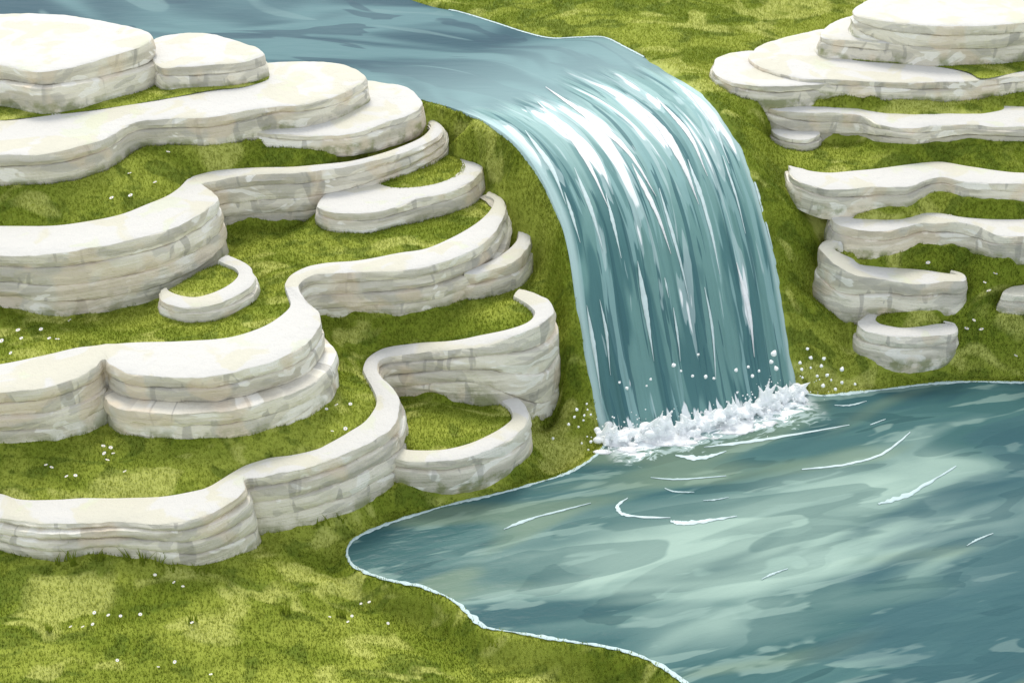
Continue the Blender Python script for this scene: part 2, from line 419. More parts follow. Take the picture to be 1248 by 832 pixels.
# second serpentine rim
stone([(-330,470,-330,430,520),(-180,490,-180,450,535),(-80,488,-80,448,535),(0,480,0,443,537),(60,471,60,431,534),(100,457,95,423,519),(117,447,110,421,508),(124,438,118,420,505,.2),(128,437,124,419,508,.6),(132,443,130,418,511,2.2),(140,448,140,418,514,3.2),(155,455,160,417,517,4),(190,459,190,416,519,4.2),(233,460,225,415,520,4.2),(267,457,258,413,519,4.2),(300,450,285,409,512,4.2),(345,435,318,399,500,4.2),(375,415,340,386,484,4),(390,396,354,372,466,3),(389,381,352,361,455,1.5),(376,368,348,350,420,1),(366,355,348,344,400,1),(367,345,355,334,392,1),(378,337,372,325,388),(400,333,395,320,387),(440,332,435,317,385),(490,330,485,308,382),(520,325,518,303,378),(560,312,555,287,365),(580,303,575,275,358),(600,287,591,263,347),(612,268,600,252,318),(616,252,602,244,278),(608,240,598,240,254),(596,233,592,238,245)],
      [(0,1.2),(4,1.18),(19,1.22),(26,1.28),(33,1.31)], [(0,.22,0),(.22,.47,.004),(.47,.74,.036),(.74,1,.034)],
      'middle serpentine limestone ledge with a stepped double bump and a deep scooped recess')
stone([(566,333,574,324,362),(577,334,584,323,361),(600,328,603,315,358),(627,317,619,304,351),(643,301,630,292,338),(648,287,632,284,322),(644,274,630,274,298),(632,267,625,269,282),(618,264,616,268,275)],
      1.12, TWO, 'small crescent ledge on the outer end of the middle serpentine, above the lowest one')
# third rim
stone([(-330,300,-330,250,365),(-180,310,-180,268,372),(-80,312,-80,274,374),(0,310,0,275,373),(53,310,67,274,381),(100,304,113,268,381),(143,297,150,260,374),(187,287,180,248,365),(227,269,205,237,343),(253,254,219,228,322),(264,242,228,219,308),(257,233,232,217,290),(243,226,238,214,280),(267,219,262,208,276),(300,214,300,204,273),(367,210,367,202,269),(423,203,430,195,255),(480,189,478,182,230),(520,175,512,168,205),(538,163,524,157,190),(540,155,525,152,172),(532,147,518,147,160),(512,141,508,144,156)],
      [(0,1.64),(12,1.65),(16,1.68),(22,1.70)], [(0,.22,0),(.22,.50,.02),(.50,.76,.035),(.76,1,.03)],
      'upper serpentine limestone ledge, broad stacked beds at the left edge and a shaded recess')
stone([(193,357,203,350,378),(196,365,206,354,382),(210,371,219,359,388),(233,373,239,361,391),(267,369,265,354,387),(294,357,283,344,375),(311,341,291,334,361),(309,329,287,327,348),(297,319,276,322,337),(278,311,266,317,330)],
      1.27, TWO, 'smallest crescent ledge holding a half-moon of grass against the stacked beds')
r3c, _ = stone([(388,252,N_,N_,270),(400,257,N_,N_,277),(447,259,N_,N_,280),(480,252,N_,N_,273),(513,243,N_,N_,266),(553,232,N_,N_,256),(580,216,N_,N_,241),(589,204,N_,N_,224),(580,193,N_,N_,N_),(560,184,N_,N_,N_),(535,180,N_,N_,N_),(490,196,N_,N_,N_),(430,215,N_,N_,N_),(393,240,N_,N_,N_)],
      1.47, TWO, 'rounded limestone shelf with a tapering triangle of bright grass on top', closed=True, base=1.40,
      bed=[(462,224),(485,230),(530,225),(562,213),(567,204),(557,192),(545,186),(515,198),(485,213)])
# upper slabs
r4b, _ = stone([(300,157,N_,N_,171),(320,162,N_,N_,174),(367,164,N_,N_,178),(423,163,N_,N_,174),(467,151,N_,N_,166),(500,139,N_,N_,155),(513,130,N_,N_,146),(511,119,N_,N_,N_),(497,107,N_,N_,N_),(473,102,N_,N_,N_),(440,98,N_,N_,N_),(380,118,N_,N_,N_),(310,142,N_,N_,N_)],
      1.87, TWO, 'thin flat limestone slab at the river edge, under the wide pale slab', closed=True, base=1.76)
r4, _ = stone([(-330,170,N_,N_,205),(-150,188,N_,N_,222),(0,190,N_,N_,222),(53,188,N_,N_,220),(100,178,N_,N_,212),(140,163,N_,N_,193),(155,153,N_,N_,182),(170,147,N_,N_,175),(213,145,N_,N_,171),(260,142,N_,N_,172),(300,134,N_,N_,165),(333,130,N_,N_,150),(367,128,N_,N_,149),(410,117,N_,N_,141),(440,104,N_,N_,130),(447,95,N_,N_,120),(430,82,N_,N_,N_),(400,75,N_,N_,N_),(350,74,N_,N_,N_),(310,76,N_,N_,N_),(200,60,N_,N_,N_),(60,45,N_,N_,N_),(-150,45,N_,N_,N_),(-330,60,N_,N_,N_)],
      2.07, [(0,.42,0),(.42,1,.012)], 'widest cream limestone slab with a grass strip, spreading beside the upper river', closed=True, base=1.75)
grass_bed(r4, catmull([tuple(at_z(u, v, 2.07))[:2]+(0,) for u, v in [(-200,124),(0,122),(70,123),(135,121),(170,113),(197,103),(240,104),(290,101),(322,92),(328,97),(300,107),(255,112),(200,122),(145,131),(70,141),(0,148),(-200,150)]], 30, True), lambda x, y: 2.075, .006)
r5, _ = stone([(-330,75,N_,N_,118),(-150,78,N_,N_,122),(0,80,N_,N_,122),(50,88,N_,N_,124),(90,82,N_,N_,123),(133,69,N_,N_,120),(167,59,N_,N_,113),(184,50,N_,N_,104),(182,42,N_,N_,95),(160,33,N_,N_,N_),(133,27,N_,N_,N_),(67,17,N_,N_,N_),(0,16,N_,N_,N_),(-150,16,N_,N_,N_),(-330,25,N_,N_,N_)],
      2.42, [(0,.42,0),(.42,1,.07)], 'highest big white slab, stepped in two thick beds at the upper left corner', closed=True, base=2.06, foot_c=False, block=False)
stone([(190,80,N_,N_,102),(200,84,N_,N_,104),(217,83,N_,N_,105),(253,80,N_,N_,105),(287,78,N_,N_,102),(310,73,N_,N_,97),(323,66,N_,N_,91),(313,58,N_,N_,N_),(293,51,N_,N_,N_),(253,40,N_,N_,N_),(217,41,N_,N_,N_),(187,48,N_,N_,N_)],
      2.27, TWO, 'small rounded white slab lying between the highest slab and the river', closed=True, base=2.06, foot_c=False, block=False)

# right group
stone([(1093,375,1093,380,376),(1078,375,1082,380,380),(1062,378,1072,384,395),(1050,387,1067,388,418),(1045,395,1068,391,426),(1055,404,1075,395,432),(1085,411,1099,399,438),(1112,411,1122,397,440),(1139,408,1142,394,436),(1160,406,1158,394,430),(1167,401,1160,395,424),(1165,395,1158,394,415),(1150,391,1152,393,405)],
      .44, TWO, 'lowest C-shaped limestone ledge just above the far pool shore')
stone([(1020,292,1027,297,330),(1008,292,1019,298,348),(998,300,1016,302,366),(1010,316,1027,309,377),(1026,327,1040,315,388),(1043,335,1050,320,388),(1062,338,1074,325,383),(1085,341,1090,326,378),(1125,347,1122,328,377),(1152,344,1148,332,377),(1172,344,1165,334,376),(1180,340,1168,335,370),(1177,334,1164,333,360),(1160,329,1158,331,345)],
      [(0,.99),(2,.95),(5,.82),(7,.78),(13,.78)], TWO, 'blunt-ended limestone ledge like a short wall, directly above the C-shaped one', apron=(.06, .10, .15))
stone([(1022,249,1028,252,270),(1011,256,1020,256,274),(1011,266,1024,259,285),(1020,274,1034,262,296),(1045,279,1052,263,304),(1072,281,1070,267,307),(1099,277,1097,266,305),(1123,272,1116,260,298),(1130,273,1126,259,294),(1140,274,1142,259,296),(1165,272,1170,264,300),(1192,276,1195,266,306),(1215,286,1215,267,309),(1247,288,1247,267,307),(1320,284,1320,262,304),(1420,285,1420,262,304)],
      1.13, TWO, 'wavy limestone ledge with a notch, third step up on the right bank')
stone([(958,203,966,203,216),(962,212,977,205,230),(975,222,988,208,240),(1004,230,1012,210,251),(1032,230,1038,208,253),(1072,228,1078,204,252),(1107,227,1110,200,249),(1127,220,1128,198,238),(1149,216,1149,197,232),(1182,222,1180,202,240),(1215,224,1213,207,243),(1247,224,1247,210,246),(1330,222,1330,208,245),(1430,222,1430,205,245)],
      1.40, TWO, 'long smooth white ledge on the right bank, between two broad grass bands')
stone([(915,115,925,118,130),(922,124,935,122,140),(940,133,955,126,154),(960,136,975,128,165),(982,138,995,129,172),(1019,137,1024,130,175),(1052,141,1052,132,173),(1072,151,1075,132,173),(1109,157,1110,133,175),(1142,152,1140,132,176),(1182,152,1175,128,171),(1215,155,1210,128,171),(1247,153,1247,130,172),(1330,150,1330,126,170),(1430,150,1430,124,170)],
      1.68, THREE, 'tall-faced scalloped ledge on the right bank, just below the upper slabs')
stone([(940,160,N_,N_,172),(956,168,N_,N_,177),(979,171,N_,N_,181),(996,167,N_,N_,178),(1000,160,N_,N_,N_),(985,155,N_,N_,N_),(945,153,N_,N_,N_)],
      1.50, [(0,.5,0),(.5,1,.01)], 'tiny stone step tucked against the tall-faced scalloped ledge', closed=True, base=1.38)
stone([(869,79,N_,N_,92),(871,88,N_,N_,96),(882,96,N_,N_,104),(905,103,N_,N_,115),(942,106,N_,N_,122),(982,104,N_,N_,120),(1015,101,N_,N_,116),(1060,98,N_,N_,114),(1060,82,N_,N_,N_),(980,70,N_,N_,N_),(915,61,N_,N_,N_),(892,63,N_,N_,N_),(874,70,N_,N_,N_)],
      1.88, TWO, 'pointed flat slab reaching out towards the lip of the waterfall', closed=True, base=1.75)
r6, _ = stone([(912,70,N_,N_,84),(925,80,N_,N_,92),(949,88,N_,N_,97),(979,95,N_,N_,106),(1012,97,N_,N_,113),(1045,98,N_,N_,112),(1092,101,N_,N_,117),(1132,101,N_,N_,119),(1182,99,N_,N_,118),(1247,93,N_,N_,108),(1330,85,N_,N_,104),(1430,85,N_,N_,104),(1430,20,N_,N_,N_),(1250,20,N_,N_,N_),(1100,28,N_,N_,N_),(1000,36,N_,N_,N_),(952,46,N_,N_,N_),(919,60,N_,N_,N_)],
      1.92, TWO, 'broad creamy slab under the top slabs of the right group', closed=True, base=1.74)
grass_bed(r6, catmull([tuple(at_z(u, v, 1.92))[:2]+(0,) for u, v in [(1010,64),(1045,70),(1100,74),(1150,76),(1200,78),(1260,74),(1400,70),(1400,80),(1260,86),(1195,97),(1180,90),(1140,82),(1090,78),(1040,74)]], 30, True), lambda x, y: 1.925, .006)
stone([(1002,46,N_,N_,57),(1019,48,N_,N_,65),(1045,50,N_,N_,70),(1072,53,N_,N_,73),(1098,53,N_,N_,72),(1120,45,N_,N_,N_),(1120,25,N_,N_,N_),(1060,15,N_,N_,N_),(1025,23,N_,N_,N_),(1005,35,N_,N_,N_)],
      2.10, TWO, 'curved half-slab peeping out under the topmost slab on the right', closed=True, base=1.91, foot_c=False, block=False)
stone([(1041,14,N_,N_,30),(1045,20,N_,N_,42),(1059,23,N_,N_,55),(1092,28,N_,N_,70),(1142,33,N_,N_,75),(1199,31,N_,N_,77),(1247,28,N_,N_,72),(1330,20,N_,N_,64),(1400,10,N_,N_,55),(1400,-40,N_,N_,N_),(1250,-55,N_,N_,N_),(1110,-30,N_,N_,N_),(1062,-2,N_,N_,N_),(1047,6,N_,N_,N_)],
      2.30, [(0,.26,0),(.26,.62,.0),(.62,1,.012)], 'topmost thick white slab in the upper right corner', closed=True, base=1.91, foot_c=False, block=False)
stone([(1222,356,N_,N_,376),(1232,359,N_,N_,378),(1260,360,N_,N_,380),(1310,358,N_,N_,378),(1330,352,N_,N_,N_),(1300,344,N_,N_,N_),(1260,345,N_,N_,N_),(1235,349,N_,N_,N_)],
      .70, TWO, 'short limestone block cut off by the right edge, alone on the lawn', closed=True, base=.58)

# ------------------------------------------------------------------ water courses
RZ = 1.80
def parab(u, v, y0, run, drop, z0=RZ):
    """where the sight line meets the falling stream's path (lip at y0, run metres long)"""
    d = ray(u, v); lo, hi = y0-run*1.05, 30.
    f = lambda y: CAM_H+d[2]/d[1]*y-(z0-drop*max(0, (y0-y)/run)**2)
    a, b = lo, hi
    for _ in range(60):
        m = .5*(a+b)
        if f(m) > 0: a = m
        else: b = m
    return at_y(u, v, .5*(a+b))
yl0 = at_z(600, 154, RZ).y; yl1 = at_z(734, 530, 0).y
yr0 = at_z(858, 116, RZ).y; yr1 = at_z(974, 474, 0).y
LE = [(545,130),(565,137),(585,145),(605,157),(625,172),(643,192),(660,217),(674,245),(685,272),(693,305),(699,345),(704,385),(711,425),(719,468),(727,505),(734,532)]
RE = [(785,70),(808,82),(830,95),(850,109),(868,124),(884,143),(899,167),(912,196),(924,230),(934,265),(944,305),(952,345),(959,385),(965,425),(970,455),(974,476)]
PL = catmull([tuple(parab(u, v, yl0, yl0-yl1, RZ)) for u, v in LE], 1e-9)
PL = np.array([tuple(parab(u, v, yl0, yl0-yl1, RZ)) for u, v in LE]); PR = np.array([tuple(parab(u, v, yr0, yr0-yr1, RZ)) for u, v in RE])
def resample(P, n):
    D = catmull(P[:, :3], 60); d = np.concatenate([[0], np.cumsum(np.linalg.norm(np.diff(D, axis=0), axis=1))])
    return D
def even(P, n):            # resample control polyline at n evenly spaced index parameters
    t = np.linspace(0, len(P)-1, n); out = np.zeros((n, 3))
    for k, tt in enumerate(t):
        i = min(int(tt), len(P)-2); f = tt-i
        p0, p1, p2, p3 = P[max(i-1, 0)], P[i], P[i+1], P[min(i+2, len(P)-1)]
        out[k] = .5*((2*p1)+(p2-p0)*f+(2*p0-5*p1+4*p2-p3)*f*f+(3*p1-p0-3*p2+p3)*f**3)
    return out
NR, NC = 110, 150
A, B = even(PL, NR), even(PR, NR)
lip_row = int(3.2/(len(LE)-1)*(NR-1))
V = []; FL = []
mid = .5*(A+B); tl = np.concatenate([[0], np.cumsum(np.linalg.norm(np.diff(mid, axis=0), axis=1))]); tl -= tl[lip_row]
for i in range(NR):
    k = max(0., (i-lip_row)/(NR-1-lip_row)); e = min(1, k*3)
    for j in range(-1, NC+1):
        s = min(1, max(0, j/(NC-1))); p = A[i]*(1-s)+B[i]*s
        if j < 0 or j == NC:
            V.append(p+np.array((.03 if j < 0 else -.03, 0, -.22))); FL.append((s, tl[i], 0)); continue
        bow = math.sin(s*math.pi)
        rid = (.030*noise.noise(Vector((s*15, tl[i]*.5, 1)))+.02*noise.noise(Vector((s*34, tl[i]*.6, 5))))*e*min(1, bow*4)
        p = p+np.array((.02*bow*e, -.13*bow*e-rid*1.2, .03*bow*e+rid*.3))
        if bow < .12: p = p-np.array((0, 0, (.12-bow)*.25*e))
        V.append(p); FL.append((s, tl[i], 0))
NC += 2
F = [(i*NC+j, (i+1)*NC+j, (i+1)*NC+j+1, i*NC+j+1) for i in range(NR-1) for j in range(NC-1)]
falls = empty('waterfall', tuple(A[-1]*.5+B[-1]*.5)); tag(falls, 'wide teal waterfall with white strands pouring over a grassy lip into the pool', 'waterfall')
sheet = mesh_obj('water_sheet', V, F, M_FALL, falls, True, {'flow': FL}); sheet.location = -Vector(falls.location)
fall_bvh = BVHTree.FromPolygons([Vector(v) for v in V], F)

# river: rows upstream of the fall sheet
LU = [tuple(A[0])[:2]]+[tuple(at_z(u, v, RZ))[:2] for u, v in [(515,122),(480,112),(425,100),(350,95),(250,85),(120,75),(-60,75),(-300,75)]]+[(-9, 14.5), (-16, 17), (-40, 26)]
RU = [tuple(B[0])[:2]]+[tuple(at_z(u, v, RZ))[:2] for u, v in [(762,58),(736,46),(705,46),(672,47),(640,40),(600,27),(560,15),(500,0)]]+[(-2.6, 16.2), (-8, 20), (-36, 34)]
LUd = np.array([p+(RZ,) for p in LU]); RUd = np.array([p+(RZ,) for p in RU])
n2 = 90; a2, b2 = even(LUd, n2), even(RUd, n2)
mid2 = .5*(a2+b2); t2 = -np.concatenate([[0], np.cumsum(np.linalg.norm(np.diff(mid2, axis=0), axis=1))])+tl[0]
V = []; FL = []; nc2 = 40
for i in range(n2):
    for j in range(nc2):
        s = j/(nc2-1); p = a2[i]*(1-s)+b2[i]*s
        if i == 0: p = p+np.array((0, 0, 0))
        V.append(p); FL.append((s, t2[i], 0))
F = [(i*nc2+j, i*nc2+j+1, (i+1)*nc2+j+1, (i+1)*nc2+j) for i in range(n2-1) for j in range(nc2-1)]
tag(mesh_obj('river', V, F, M_RIVER, None, True, {'flow': FL}), kind='structure')
RIVER_POLY = np.array(list(a2[:, :2])+list(b2[::-1, :2]))
FALL_POLY = np.array(list(A[:, :2])+list(B[::-1, :2]))

SHORE = [(974,478),(1000,482),(1045,478),(1090,473),(1130,468),(1180,465),(1248,466),(1330,464),(1500,470)]
SHORE_L = [(734,530),(736,543),(722,558),(692,576),(645,591),(600,603),(555,613),(500,629),(455,645),(431,658),(423,670),(430,688),(465,704),(515,715),(555,733),(574,750),(590,763),(640,772),(700,782),(755,791),(798,807),(830,828),(870,858),(960,905),(1150,960)]
sl = catmull([tuple(at_z(u, v, 0))[:2]+(0,) for u, v in SHORE_L], 30)[:, :2]
sr = catmull([tuple(at_z(u, v, 0))[:2]+(0,) for u, v in SHORE], 30)[:, :2]
pool_poly = np.array(list(sl)+[(4., 4.8), (7., 4.4), (12, 5.5), (14, 8.5), (9, 9.8)]+list(sr[::-1]))

# ------------------------------------------------------------------ terrain
h = .03
xs = np.arange(-6.3, 6.6, h); ys = np.arange(5.0, 15.3, h)
def extend(a, n=26, g=1.28):
    lo, hi = [], []; st = h; x = a[0]
    for k in range(n): st *= g; x -= st; lo.append(x)
    st = h; x = a[-1]
    for k in range(n): st *= g; x += st; hi.append(x)
    return np.concatenate([lo[::-1], a, hi])
X, Y = extend(xs), extend(ys); NX, NY = len(X), len(Y)
GX, GY = np.meshgrid(X, Y)
fixed = np.zeros(GX.shape, bool); Z = np.zeros(GX.shape); cnt = np.zeros(GX.shape)
def put(points, over=True):
    P = np.asarray(points, float)
    i = np.searchsorted(X, P[:, 0]-h/2); j = np.searchsorted(Y, P[:, 1]-h/2)
    ok = (i > 0) & (i < NX-1) & (j > 0) & (j < NY-1); i, j, z = i[ok], j[ok], P[ok, 2]
    acc = np.zeros(GX.shape); c = np.zeros(GX.shape)
    np.add.at(acc, (j, i), z); np.add.at(c, (j, i), 1)
    m = c > 0
    if not over: m &= ~fixed
    Z[m] = acc[m]/c[m]; fixed[m] = True
def fill(poly, z):
    m = in_poly(GX, GY, poly); Z[m] = z; fixed[m] = True
def offset_line(P, d):
    t = np.gradient(P, axis=0); t /= np.maximum(np.linalg.norm(t, axis=1), 1e-6)[:, None]
    return P+np.stack([t[:, 1], -t[:, 0]], 1)*d
fill(RIVER_POLY, RZ-.10)
for poly, z in SLABS: fill(poly, z)
put(RIMS); put(FEET)
# banks of the stream and of the fall
def dense(P): return catmull(P, 60)
eA, eB = dense(A), dense(B)
put([(p[0]-.03, p[1], p[2]+.005) for p in eA]); put([(p[0]+.02, p[1], p[2]+.03) for p in eB])
tgt_ = np.gradient(eA[:, :2], axis=0); tgt_ /= np.maximum(np.linalg.norm(tgt_, axis=1), 1e-6)[:, None]
put([(p[0]+t[1]*.06, p[1]-t[0]*.06, p[2]+.01) for p, t in zip(eA, tgt_) if p[2] > .1], False)
def ruled(pairs):
    pts = []
    for (a0, b0), (a1, b1) in zip(pairs[:-1], pairs[1:]):
        a0, b0, a1, b1 = (np.array(tuple(q)) for q in (a0, b0, a1, b1))
        for i in np.linspace(0, 1, 26):
            p, q = a0*(1-i)+a1*i, b0*(1-i)+b1*i
            for j in np.linspace(.06, .94, 22): pts.append(p*(1-j)+q*j+np.array((0, 0, .05*math.sin(j*math.pi))))
    put(pts)
ruled([(PR[6], at_y(935, 165, 11.75)), (PR[7], at_y(957, 224, 11.34)), (PR[9], at_y(1003, 288, 10.99)), (PR[11], at_y(994, 366, 10.73)), (PR[12], at_y(1034, 391, 10.52)), (PR[13], at_y(1041, 430, 10.27))])
ruled([(PL[2], at_y(543, 172, 11.47)), (PL[4], at_y(593, 218, 11.22)), (PL[6], at_y(621, 280, 10.79)), (PL[8], at_y(653, 305, 10.62)), (PL[11], at_y(688, 440, 9.62)), (PL[13], at_y(690, 495, 9.5))])
bankL = dense(np.array([A[0]]+[tuple(at_z(u, v, RZ)) for u, v in [(528,126),(515,122)]])); put([(p[0]-.01, p[1]-.02, RZ+.03) for p in bankL]); put([(p[0]-.02, p[1]-.05, RZ+.02) for p in bankL]); put([(p[0]-.03, p[1]-.09, RZ+.01) for p in bankL])
bankR = dense(b2); put([(p[0]+.02, p[1]+.02, RZ+.02) for p in bankR])
put([(p[0]+.35, p[1]+.35, RZ+.10) for p in bankR], False)
inner = in_poly(GX, GY, FALL_POLY)
fv = np.array([A[i]*(1-s)+B[i]*s-np.array((0, 0, .09)) for i in range(NR) for s in np.linspace(.08, .92, 150)])
put(fv)
fill(pool_poly, -.3)
# far surroundings
anch = []
for x in np.linspace(-60, 60, 60): anch.append((x, 70, 2.6)); anch.append((x, -30, .5))
for y in np.linspace(-30, 60, 60): anch.append((60, y, .6 if y < 12 else 2.4)); anch.append((-60, y, .7 if y < 10 else 2.3))
put(anch, False)
def pocket(px, z): fill(np.array([tuple(at_z(u, v, z))[:2] for u, v in px]), z)
pocket([(200,354),(205,358),(220,363),(242,364),(268,357),(287,346),(293,335),(289,327),(280,322),(268,318),(240,330)], 1.245)
pocket([(495,548),(524,548),(547,546),(574,539),(602,526),(618,515),(624,507),(621,497),(611,490),(600,486),(560,489),(497,494)], .355)
lawn = [(at_z(u, v, z)[0], at_z(u, v, z)[1], z) for u, v, z in [(0,750,.20),(150,760,.12),(300,760,.08),(60,832,.18),(300,832,.10),(500,800,.07),(640,832,.06),(400,700,.07),(1240,445,.12),(1200,430,.2),(1240,405,.38),(1200,395,.42),(1200,350,.72)]]
put(lawn, False)
Z0 = Z.copy()
# coarse guess: nearest fixed value by sweeping, then relaxation
fz = np.where(fixed, Z, np.nan)
guess = np.where(fixed, Z, 1.0)
for lev in (16, 8, 4, 2, 1):
    zz = guess[::lev, ::lev].copy(); ff = fixed[::lev, ::lev]; tgt = Z0[::lev, ::lev]
    if lev > 1:
        # a cell of the coarse grid is fixed when any of its nodes is
        hh, ww = zz.shape; ff = np.zeros((hh, ww), bool); tgt = np.zeros((hh, ww))
        pad = np.pad(fixed, ((0, hh*lev-NY), (0, ww*lev-NX))); pz = np.pad(np.where(fixed, Z0, 0), ((0, hh*lev-NY), (0, ww*lev-NX)))
        c = pad.reshape(hh, lev, ww, lev).sum((1, 3)); sm = pz.reshape(hh, lev, ww, lev).sum((1, 3))
        ff = c > 0; tgt = np.where(ff, sm/np.maximum(c, 1), 0)
    zz[ff] = tgt[ff]
    for it in range(250 if lev > 1 else 160):
        q = np.pad(zz, 1, mode='edge')
        zz = np.where(ff, tgt, .25*(q[:-2, 1:-1]+q[2:, 1:-1]+q[1:-1, :-2]+q[1:-1, 2:]))
    if lev > 1:
        up = np.repeat(np.repeat(zz, lev, 0), lev, 1)[:NY, :NX]; guess = np.where(fixed, Z0, up)
    else: guess = zz
Z = guess
# soften the raster of the constraint lines a little
for _ in range(2):
    q = np.pad(Z, 1, mode='edge'); Z = .5*Z+.125*(q[:-2, 1:-1]+q[2:, 1:-1]+q[1:-1, :-2]+q[1:-1, 2:])
# a clean shoreline
def dist_to(P, mask):
    out = np.full(GX.shape, 9.); idx = np.argwhere(mask)
    pts = np.stack([GX[mask], GY[mask]], 1); d = np.full(len(pts), 9.)
    for k in range(0, len(P), 60):
        Q = P[k:k+60]; d = np.minimum(d, np.min(np.hypot(pts[:, None, 0]-Q[None, :, 0], pts[:, None, 1]-Q[None, :, 1]), axis=1))
    out[mask] = d; return out
shore_pts = np.concatenate([sl[3:], sr]); near = np.zeros(GX.shape, bool)
near[(GX > -2.2) & (GX < 7) & (GY > 4.6) & (GY < 11)] = True
ds = dist_to(shore_pts, near); inp = in_poly(GX, GY, pool_poly)
w = np.clip(ds/.22, 0, 1); w = w*w*(3-2*w)
Z = np.where(inp & (ds < 1), -.45*np.minimum(ds, .6), np.where(inp, -.27, np.where(ds < .22, w*Z+(1-w)*np.minimum(.32*ds+.004, np.maximum(Z, .004)), Z)))
# small unevenness of the turf
UN = np.zeros(GX.shape); dm = (GX > -6.4) & (GX < 6.7) & (GY > 4.9) & (GY < 15.4)
k = np.argwhere(dm)
UN[dm] = [.016*noise.noise(Vector((GX[a, b]*2.2, GY[a, b]*2.2, 0)))+.008*noise.noise(Vector((GX[a, b]*7, GY[a, b]*7, 3))) for a, b in k]
Z = Z+np.where(inp | (ds < .05), 0, UN)
verts = np.stack([GX.ravel(), GY.ravel(), Z.ravel()], 1)
idx = np.arange(NX*NY).reshape(NY, NX)
quads = np.stack([idx[:-1, :-1], idx[:-1, 1:], idx[1:, 1:], idx[1:, :-1]], -1).reshape(-1, 4)
me = bpy.data.meshes.new('ground'); me.vertices.add(len(verts)); me.vertices.foreach_set('co', verts.astype(np.float32).ravel())
me.loops.add(quads.size); me.loops.foreach_set('vertex_index', quads.astype(np.int32).ravel())
me.polygons.add(len(quads)); me.polygons.foreach_set('loop_start', np.arange(0, quads.size, 4, dtype=np.int32))
me.polygons.foreach_set('use_smooth', np.ones(len(quads), bool)); me.update(calc_edges=True); me.materials.append(M_GRASS)
go = bpy.data.objects.new('ground', me); COL.objects.link(go); tag(go, kind='structure')

def ground_z(x, y):
    i = np.clip(np.searchsorted(X, x)-1, 0, NX-2); j = np.clip(np.searchsorted(Y, y)-1, 0, NY-2)
    fx = (x-X[i])/(X[i+1]-X[i]); fy = (y-Y[j])/(Y[j+1]-Y[j])
    return (Z[j, i]*(1-fx)+Z[j, i+1]*fx)*(1-fy)+(Z[j+1, i]*(1-fx)+Z[j+1, i+1]*fx)*fy

# pool sheet
tag(fill_top('pool', np.concatenate([pool_poly]), lambda x, y: 0., M_POOL, None, .25, 0., False, 0.), kind='structure')

# ------------------------------------------------------------------ grass
blocked = in_poly(GX, GY, RIVER_POLY) | in_poly(GX, GY, FALL_POLY) | (inp)
for poly, top in BANDS:
    x0, y0 = poly.min(0); x1, y1 = poly.max(0)
    a, b = np.searchsorted(X, x0)-1, np.searchsorted(X, x1)+1; c, d = np.searchsorted(Y, y0)-1, np.searchsorted(Y, y1)+1
    a, c = max(a, 0), max(c, 0)
    if b > a and d > c: blocked[c:d, a:b] |= in_poly(GX[c:d, a:b], GY[c:d, a:b], poly) & (Z[c:d, a:b] < top+.01)
def blades(pts, hgt, wid, tilt=.5):
    """one slim triangle per blade"""
    n = len(pts); ang = rng.uniform(0, 2*np.pi, n); H = hgt*rng.uniform(.55, 1.25, n); W = wid*rng.uniform(.7, 1.3, n)
    dx, dy = np.cos(ang), np.sin(ang); la = rng.uniform(0, 2*np.pi, n); lt = rng.uniform(.1, tilt, n)*H
    v = np.zeros((n, 3, 3))
    v[:, 0] = pts+np.stack([dx*W, dy*W, -.006+0*W], 1); v[:, 1] = pts-np.stack([dx*W, dy*W, .006+0*W], 1)
    v[:, 2] = pts+np.stack([np.cos(la)*lt, np.sin(la)*lt, H], 1)
    tone = np.repeat(rng.beta(1.6, 1.6, n), 3)
    return v.reshape(-1, 3), tone
def blade_mesh(name, v, tone, parent=None):
    me = bpy.data.meshes.new(name); n = len(v)
    me.vertices.add(n); me.vertices.foreach_set('co', v.astype(np.float32).ravel())
    me.loops.add(n); me.loops.foreach_set('vertex_index', np.arange(n, dtype=np.int32))
    me.polygons.add(n//3); me.polygons.foreach_set('loop_start', np.arange(0, n, 3, dtype=np.int32)); me.update(calc_edges=True)
    a = me.attributes.new('tone', 'FLOAT_VECTOR', 'POINT'); t = np.zeros((n, 3), np.float32); t[:, 0] = tone; a.data.foreach_set('vector', t.ravel())
    me.materials.append(M_BLADE); o = bpy.data.objects.new(name, me); COL.objects.link(o); return o
nb = 720000
px = rng.uniform(-6.2, 6.5, nb); py = rng.uniform(5.6, 15.1, nb)
lim = (np.hypot(py, 5.)*.39+.9); keep = np.abs(px) < lim; px, py = px[keep], py[keep]
# steep banks carry as much turf per metre of slope as the flat lawns
gy_, gx_ = np.gradient(Z, Y, X); steep = np.clip(np.sqrt(1+gx_**2+gy_**2)-1, 0, 4)
ex, ey = rng.uniform(-6., 6.2, 1500000), rng.uniform(8.6, 13., 1500000)
sel = rng.uniform(0, 4, len(ex)) < steep[np.searchsorted(Y, ey)-1, np.searchsorted(X, ex)-1]
sel &= np.abs(ex) < (np.hypot(ey, 5.)*.39+.4)
px, py = np.concatenate([px, ex[sel]]), np.concatenate([py, ey[sel]])
i = np.searchsorted(X, px)-1; j = np.searchsorted(Y, py)-1
ni = np.clip(np.where(px-X[i] > X[i+1]-px, i+1, i), 0, NX-1); nj = np.clip(np.where(py-Y[j] > Y[j+1]-py, j+1, j), 0, NY-1)
bl = blocked[nj, ni]
px, py = px[~bl], py[~bl]
pz = ground_z(px, py)
v, tone = blades(np.stack([px, py, pz], 1), .021, .0052)
tag(blade_mesh('grass', v, tone), 'short green turf growing on the benches, banks and lawns', 'grass', kind='stuff')
